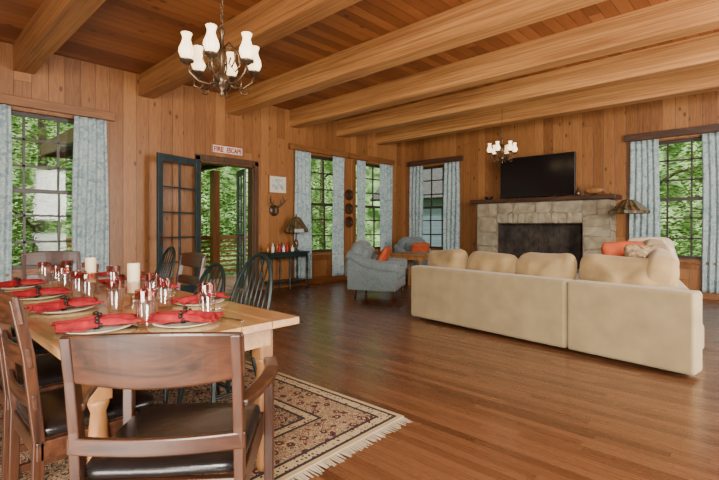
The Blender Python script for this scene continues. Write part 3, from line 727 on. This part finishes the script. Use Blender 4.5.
# ------------------------------------------------------------------ tableware
def setting_proto():
    pm = MB(); pm.lathe([(0, 0), (.148, 0), (.150, .004), (0, .006)], seg=36)
    a = pm.obj('placemat', M_mat, label='round woven straw placemat on the dining table', category='placemat', group='placemats')
    pl = MB(); pl.lathe([(.07, 0), (.08, .004), (.132, .018), (.133, .021), (.085, .009), (0, .008)], seg=36)
    b = pl.obj('plate', M_cream, label='cream dinner plate under a red napkin', category='plate', group='dinner plates')
    nk = thing('napkin', 'folded red cloth napkin gathered by a dark beaded ring', 'napkin', group='red napkins')
    vs = []; fs = []; nu, nv = 40, 18
    for i in range(nu + 1):
        s_ = -1 + 2 * i / nu
        wd = .036 + .060 * abs(s_) ** .9 * (1 + .2 * noise.noise(Vector((s_ * 5, 2, 7))))
        for j in range(nv + 1):
            q = -1 + 2 * j / nv
            z = .014 + (.009 + .007 * abs(s_)) * (1 + math.sin(q * 8 + s_ * 2 + .8 * noise.noise(Vector((s_ * 3, q, 3))))) * (1 - .4 * abs(q)) + .010 * noise.noise(Vector((s_ * 3, q * 3, 1))) + .026 * (1 - abs(s_)) * (1 - q * q)
            L_ = .145 * (1 + .14 * noise.noise(Vector((q * 4, math.copysign(1, s_) * 3, 9))))
            vs.append((s_ * L_, q * wd + .012 * math.sin(s_ * 3.5) + .008 * noise.noise(Vector((s_ * 6, q * 2, 4))), max(z, .005)))
    for i in range(nu):
        for j in range(nv): k = i * (nv + 1) + j; fs.append((k, k + 1, k + nv + 2, k + nv + 1))
    m = MB(); m.add(vs, fs, sm=True); o = m.obj('cloth', M_red, parent=nk); o.modifiers.new('sol', 'SOLIDIFY').thickness = .004
    m = MB()
    for k in range(12):
        a_ = math.pi * 2 * k / 12; m.pillow((.008 * math.sin(k * 2), .038 * math.cos(a_), .034 + .029 * math.sin(a_)), (.018, .018, .018), 1, 1, nu=8, nv=6)
    m.obj('napkin_ring', M_iron, parent=nk)
    return a, b, nk
a, b, nk = setting_proto()
plates = [(-1.90, .90, 40), (-2.06, .60, 80), (-2.64, .62, 95), (-3.22, .62, 85), (-3.84, .62, 100), (-2.34, 1.19, -70), (-2.98, 1.19, -95), (-3.52, 1.19, -85), (-4.02, 1.16, -100)]
for i, (x, y, r) in enumerate(plates):
    for o, z in ((a, TZ), (b, TZ + .006), (nk, TZ + .016)):
        if i == 0: o.location = (x, y, z); o.rotation_euler = (0, 0, R(r))
        else: dup(o, (x, y, z), r)
gl = thing('tumbler', 'clear glass tumbler with a red tinted rim', 'glass', group='tumblers')
m = MB(); m.lathe([(.0, .0), (.030, 0), (.033, .004), (.042, .130)], seg=28, caps=False); m.lathe([(0, .012), (.030, .014)], seg=28, caps=False); m.obj('glass_body', M_tumbler, parent=gl)
m = MB(); m.lathe([(.042, .130), (.044, .165)], seg=28, caps=False); m.tube([(.044 * math.cos(q * math.pi / 14), .044 * math.sin(q * math.pi / 14), .165) for q in range(28)], .0015, 5, closed=True); m.obj('rim_band', M_redglass, parent=gl)
for i, (x, y) in enumerate([(-1.98, .765), (-1.97, 1.04), (-2.345, 1.0), (-2.43, .79), (-2.91, .80), (-2.80, 1.03), (-3.42, .80), (-3.30, 1.06), (-3.66, .82), (-3.78, 1.04), (-4.05, .82), (-4.10, .98), (-2.62, 1.05), (-3.10, .80), (-3.55, 1.0)]):
    if i == 0: gl.location = (x, y, TZ)
    else: dup(gl, (x, y, TZ))
cd = thing('pillar_candle', 'ivory pillar candle on a short glass holder', 'candle', group='pillar candles')
m = MB(); m.lathe([(.045, 0), (.048, .006), (.015, .02), (.015, .06), (.045, .085), (.045, .145)], seg=24, caps=False); m.obj('holder', M_tumbler, parent=cd)
m = MB(); m.lathe([(.029, .080), (.031, .084), (.031, .235), (.027, .24), (.012, .234), (0, .234)], seg=24); m.tube([(0, 0, .23), (.002, 0, .252)], .0015, 5, 1); m.obj('wax', [M_candle, M_black], parent=cd)
cd.location = (-2.55, .92, TZ); dup(cd, (-3.22, .90, TZ))
def cutlery():
    k = MB(); k.pillow((0, 0, .004), (.016, .10, .006), .8, .5, nu=12, nv=6); k.box((0, .10, .003), (.014, .11, .0025)); return k.obj('knife', plain('steel', (.6, .58, .55), .25, 1, var=.05), label='steel table knife beside a plate', category='knife', group='table knives')
kn = cutlery(); kn.location = (-1.84, 1.12, TZ); kn.rotation_euler = (0, 0, R(95))
for x, y, r in ((-2.27, .58, 0), (-2.84, .60, 0), (-2.16, 1.20, 180), (-2.76, 1.2, 180)): dup(kn, (x, y, TZ), r)

# ------------------------------------------------------------------ chandelier
def chandelier():
    t = thing('chandelier', 'aged bronze chandelier with six lit fluted glass shades', 'chandelier', group='chandeliers')
    m = MB(); m.lathe([(0, -.001), (.065, -.001), (.06, -.02), (.02, -.04), (0, -.045)], (0, 0, 0), 20); m.obj('canopy', M_bronze, parent=t)
    m = MB(); z = -.04; k = 0
    while z > -.84:
        pts = [(math.cos(a_) * .010, 0, math.sin(a_) * .022 + z - .02) if k % 2 else (0, math.cos(a_) * .010, math.sin(a_) * .022 + z - .02) for a_ in [q * math.pi / 5 for q in range(10)]]
        m.tube(pts, .003, 5, closed=True); z -= .036; k += 1
    m.obj('chain', M_bronze, parent=t)
    m = MB(); m.lathe([(0, -1.372), (.012, -1.36), (.02, -1.34), (.01, -1.325), (.04, -1.30), (.06, -1.26), (.05, -1.22), (.02, -1.19), (.018, -1.13), (.035, -1.09), (.03, -1.04), (.014, -1.0), (.014, -.93), (.028, -.90), (.012, -.87), (0, -.86)], seg=20); m.obj('hub', M_bronze, parent=t)
    for k in range(6):
        a_ = k * math.pi / 3 + .25; c, s_ = math.cos(a_), math.sin(a_)
        def P(r, z): return (c * r, s_ * r, z)
        m = MB(); m.tube([P(.03, -1.25), P(.09, -1.29), (P(.16, -1.28)), P(.22, -1.23), P(.24, -1.17)], .009, 8)
        m.tube([P(.02, -1.02), P(.07, -.99), P(.12, -1.04), P(.13, -1.12), P(.10, -1.17), P(.07, -1.14), P(.09, -1.10)], .006, 6)
        m.tube([P(.12, -1.29), P(.15, -1.33), P(.19, -1.32), P(.19, -1.28)], .005, 6)
        m.obj('arm', M_bronze, parent=t)
        m = MB(); m.lathe([(0, 0), (.02, .0), (.035, .015), (.050, .02), (.050, .028), (.03, .032), (0, .032)], P(.24, -1.177), 16); m.obj('shade_cup', M_bronze, parent=t)
        pr = [(.022, 0), (.040, .022), (.050, .052), (.047, .078), (.034, .110), (.026, .14), (.026, .155), (.036, .185), (.033, .185), (.023, .155), (.028, .13), (.040, .08), (.02, .01)]
        m = MB(); m.lathe(pr, P(.24, -1.147), 40, flute=.08, nf=10); m.obj('lamp_shade', M_shade, parent=t)
    return t
ch = chandelier(); ch.location = (-2.93, 1.66, 3.5)
c2 = dup(ch, (-3.55, 7.42, 3.5), 20); c2.scale = (.88, .88, .88)

# ------------------------------------------------------------------ sectional sofa
sf = thing('sectional_sofa', 'large tan suede sectional sofa with loose back cushions', 'sofa', (-3.51, 4.69, 0), -7.5)
def rbox(x0, x1, y0, y1, z0, z1, name, mat=M_sofa, par=sf, bev=.05, M=None):
    m = MB(); m.bb(x0, x1, y0, y1, z0, z1, 0, M); return m.obj(name, mat, parent=par, bevel=bev, seg=4)
rbox(0, 2.045, 0, .22, .03, .68, 'back_frame', bev=.03)
rbox(2.055, 3.06, 0, .22, .03, .68, 'back_frame', bev=.03)
rbox(.0, 2.045, .225, .98, .03, .30, 'seat_base'); rbox(2.055, 2.9, .225, .98, .03, .30, 'seat_base')
rbox(0, .24, .225, .98, .31, .60, 'arm')
for k, (x0, x1) in enumerate(((.26, .85), (.86, 1.45), (1.46, 2.04), (2.06, 2.80))):
    m = MB(); m.pillow(((x0 + x1) / 2, .62, .38), (x1 - x0, .78, .18), .35, .2, wr=.01, seed=k); m.obj('seat_cushion', M_cush, parent=sf)
Rx = lambda a: Matrix.Rotation(R(a), 3, 'X')
for k, (x0, x1, z1, tl, rl_) in enumerate(((.03, .66, .90, 74, -3), (.66, 1.34, .89, 78, 2), (1.35, 1.99, .92, 72, -3), (2.03, 2.86, .92, 75, 3))):
    m = MB(); m.pillow(((x0 + x1) / 2, .30 + .02 * (k % 2), z1 - .25), (x1 - x0, .50, .24), 1.0, .30, M=Matrix.Rotation(R(rl_), 3, 'Y') @ Rx(tl), wr=.03, seed=k * 3 + 1, nu=56, nv=28); m.obj('back_cushion', M_cush, parent=sf)
ang = 20
MR = Matrix.Translation((3.06, .01, 0)) @ Matrix.Rotation(R(ang), 4, 'Z')
rbox(-.24, 0, .24, 2.45, .03, .68, 'back_frame', M=MR, bev=.035)
rbox(-.98, -.25, .75, 2.40, .03, .30, 'seat_base', M=MR)
rbox(-.98, 0, 2.46, 2.68, .03, .66, 'arm', M=MR)
for k in range(2):
    m = MB(); m.pillow((0, 0, 0), (.72, .80, .18), .35, .2, wr=.01, seed=9 + k)
    m.v = [tuple(MR @ (Vector(v) + Vector((-.62, 1.2 + k * .82, .38)))) for v in m.v]; m.obj('seat_cushion', M_cush, parent=sf)
for k in range(3):
    m = MB(); m.pillow((0, 0, 0), (.26, .64, .56), .7, .4, wr=.03, seed=20 + k, nu=40, nv=20)
    m.v = [tuple(MR @ (Matrix.Rotation(R(12), 4, 'Y') @ Vector(v) + Vector((-.22, .66 + k * .66, .70 + k * .035)))) for v in m.v]; m.obj('back_cushion', M_cush, parent=sf)
def throw(loc, rot, sz, mat, lab):
    m = MB(); m.pillow((0, 0, 0), sz, .9, .4, wr=.012, nu=40, nv=16, seed=loc[0])
    o = m.obj('throw_pillow', mat, label=lab, category='pillow', group='throw pillows'); o.location = loc; o.rotation_euler = [R(q) for q in rot]; return o
throw((-1.25, 5.75, .82), (66, 0, 50), (.58, .44, .16), M_orange, 'burnt orange throw pillow on the tan sectional sofa')
throw((-1.14, 6.45, .86), (66, 0, 40), (.56, .44, .18), M_beige, 'pale throw pillow on the sectional sofa')
throw((-.98, 5.28, .82), (62, 8, 55), (.46, .40, .16), M_brownp, 'brown patterned throw pillow on the sectional sofa')

# ------------------------------------------------------------------ armchairs
def armchair(mat, label, loc, rz, w=.86):
    t = thing('armchair', label, 'armchair', loc, rz, 'upholstered armchairs'); h = w / 2
    m = MB(); m.bb(-h + .06, h - .06, -.38, .38, .17, .34); m.obj('seat_base', mat, parent=t, bevel=.03, seg=3)
    m = MB(); m.pillow((0, .06, .42), (w - .32, .70, .18), .4, .22, wr=.01); m.obj('seat_cushion', mat, parent=t)
    m = MB(); m.pillow((0, -.38, .64), (w - .12, .66, .24), .6, .6, M=Rx(70), wr=.012, nu=40); m.obj('backrest', mat, parent=t)
    m = MB(); m.pillow((0, -.24, .64), (w - .34, .42, .16), .7, .4, M=Rx(70), wr=.012); m.obj('back_cushion', mat, parent=t)
    for s_ in (-1, 1):
        m = MB(); x = s_ * (h - .09); vs = []
        prof = [(-.44, .17, .70), (-.32, .165, .66), (-.15, .16, .57), (.05, .16, .52), (.25, .16, .51), (.37, .16, .51)]
        for (y, zb, zt_) in prof:
            for a in (-.075, .075): vs += [(x + a, y, zb), (x + a, y, zt_)]
        fs = []
        for i in range(len(prof) - 1):
            o_ = i * 4; fs += [(o_, o_ + 1, o_ + 5, o_ + 4), (o_ + 2, o_ + 6, o_ + 7, o_ + 3), (o_ + 1, o_ + 3, o_ + 7, o_ + 5), (o_, o_ + 4, o_ + 6, o_ + 2)]
        e_ = (len(prof) - 1) * 4; fs += [(0, 2, 3, 1), (e_, e_ + 1, e_ + 3, e_ + 2)]
        m.add(vs, fs)
        m.tube([(x, -.46, .72), (x, -.33, .68), (x, -.16, .59), (x, .05, .545), (x, .25, .535), (x, .37, .53), (x, .405, .53)], [.075, .09, .095, .098, .10, .10, .08], 18); m.obj('arm', mat, parent=t, bevel=.012)
        for y in (-.33, .33): m = MB(); m.lathe([(.016, 0), (.022, .06), (.030, .15), (.032, .18)], (s_ * (h - .1), y, 0), 10); m.obj('leg', M_dark, parent=t)
    return t
armchair(M_grey, 'grey-blue upholstered armchair with rolled arms and an orange pillow', (-4.95, 5.75, 0), -62, .94)
throw((-4.93, 5.82, .66), (62, 0, -62), (.46, .42, .15), M_orange, 'burnt orange throw pillow on the grey-blue armchair')
armchair(M_grey, 'grey-blue upholstered armchair beside the corner window', (-5.85, 8.1, 0), -120, .82)
throw((-5.72, 8.0, .68), (62, 0, -120), (.42, .36, .14), M_orange, 'orange throw pillow on the armchair in the corner')

def small_table(loc, sx, sy, h, mat, label, rz=0):
    t = thing('side_table', label, 'table', loc, rz)
    m = MB(); m.bb(-sx / 2, sx / 2, -sy / 2, sy / 2, h - .03, h); m.obj('tabletop', mat, parent=t, bevel=.006)
    m = MB(); m.bb(-sx / 2 + .04, sx / 2 - .04, -sy / 2 + .04, sy / 2 - .04, h - .11, h - .03); m.obj('apron', mat, parent=t)
    for x in (-1, 1):
        for y in (-1, 1): m = MB(); m.bb(x * (sx / 2 - .06) - .022, x * (sx / 2 - .06) + .022, y * (sy / 2 - .06) - .022, y * (sy / 2 - .06) + .022, 0, h - .03); m.obj('leg', mat, parent=t, bevel=.004)
    return t
small_table((-5.12, 6.98, 0), .72, .85, .68, M_pinez, 'small oak table between two armchairs', 10)
small_table((-1.84, 8.42, 0), .5, .5, .66, M_dark, 'dark wooden end table carrying a lamp')
table_lamp((-1.82, 8.42, .66), .745, .31, .23, 'tall bronze lamp with a wide patterned leaded glass shade', M_tiff2)

# ------------------------------------------------------------------ lights
def area(name, loc, target, size, power, col):
    l = bpy.data.lights.new(name, 'AREA'); l.size = size; l.energy = power; l.color = col
    o = bpy.data.objects.new(name, l); COL.objects.link(o); o.location = loc
    o.rotation_euler = (Vector(target) - Vector(loc)).to_track_quat('-Z', 'Y').to_euler(); return o
WC = (1, .95, .86)
area('fill_light_front', (1.4, -1.6, 2.2), (-3.5, 3.0, .9), 1.5, 540, WC)  # unseen fill added behind the camera to brighten the room
area('fill_light_side', (3.0, 4.0, 2.2), (-3.0, 5.5, 1.0), 1.6, 380, WC)  # added fill from the right, out of frame; no lamp stands there
area('fill_up_front', (-.6, -1.6, .3), (-2.6, 2.2, 3.5), 1.8, 290, WC)  # added upward fill for ceiling and beam undersides, not a fixture of the room
area('fill_up_side', (2.6, 4.2, .3), (-.8, 5.0, 3.5), 1.8, 260, WC)  # second unseen upward fill, added to lift the ceiling on the right
sl = bpy.data.lights.new('sun', 'SUN'); sl.energy = 5; sl.angle = R(4); sl.color = (1, .95, .82)
so = bpy.data.objects.new('sun', sl); COL.objects.link(so); so.rotation_euler = Vector((-.45, .45, -1)).to_track_quat('-Z', 'Y').to_euler()

w = bpy.data.worlds.new('world'); scene.world = w; w.use_nodes = True; nt = w.node_tree; nt.nodes.clear()
out = nt.nodes.new('ShaderNodeOutputWorld'); bg = nt.nodes.new('ShaderNodeBackground'); bg.inputs[1].default_value = 3.4
tcn = nt.nodes.new('ShaderNodeTexCoord'); nz = nt.nodes.new('ShaderNodeTexNoise'); nz.inputs['Scale'].default_value = 34; nz.inputs['Detail'].default_value = 7
rp = nt.nodes.new('ShaderNodeValToRGB'); rp.color_ramp.elements[0].position = .38; rp.color_ramp.elements[0].color = (.025, .06, .012, 1); rp.color_ramp.elements[1].position = .70; rp.color_ramp.elements[1].color = (.34, .50, .20, 1)
sp = nt.nodes.new('ShaderNodeSeparateXYZ'); r2 = nt.nodes.new('ShaderNodeMapRange'); r2.inputs[1].default_value = .36; r2.inputs[2].default_value = .7
mx = nt.nodes.new('ShaderNodeMix'); mx.data_type = 'RGBA'; mx.inputs[7].default_value = (.9, .95, 1, 1)
L = nt.links.new
L(tcn.outputs['Generated'], nz.inputs['Vector']); L(nz.outputs[0], rp.inputs[0]); L(tcn.outputs['Generated'], sp.inputs[0]); L(sp.outputs[2], r2.inputs[0])
L(r2.outputs[0], mx.inputs[0]); L(rp.outputs[0], mx.inputs[6]); L(mx.outputs[2], bg.inputs[0]); L(bg.outputs[0], out.inputs[0])

# ------------------------------------------------------------------ camera
cam = bpy.data.cameras.new('camera'); cam.lens = 446 / 719 * 36; cam.sensor_width = 36; cam.shift_y = -14 / 719; cam.clip_start = .02
co = bpy.data.objects.new('camera', cam); COL.objects.link(co); co.location = (0, 0, 1.2); co.rotation_euler = (R(90), 0, R(43.3))
scene.camera = co
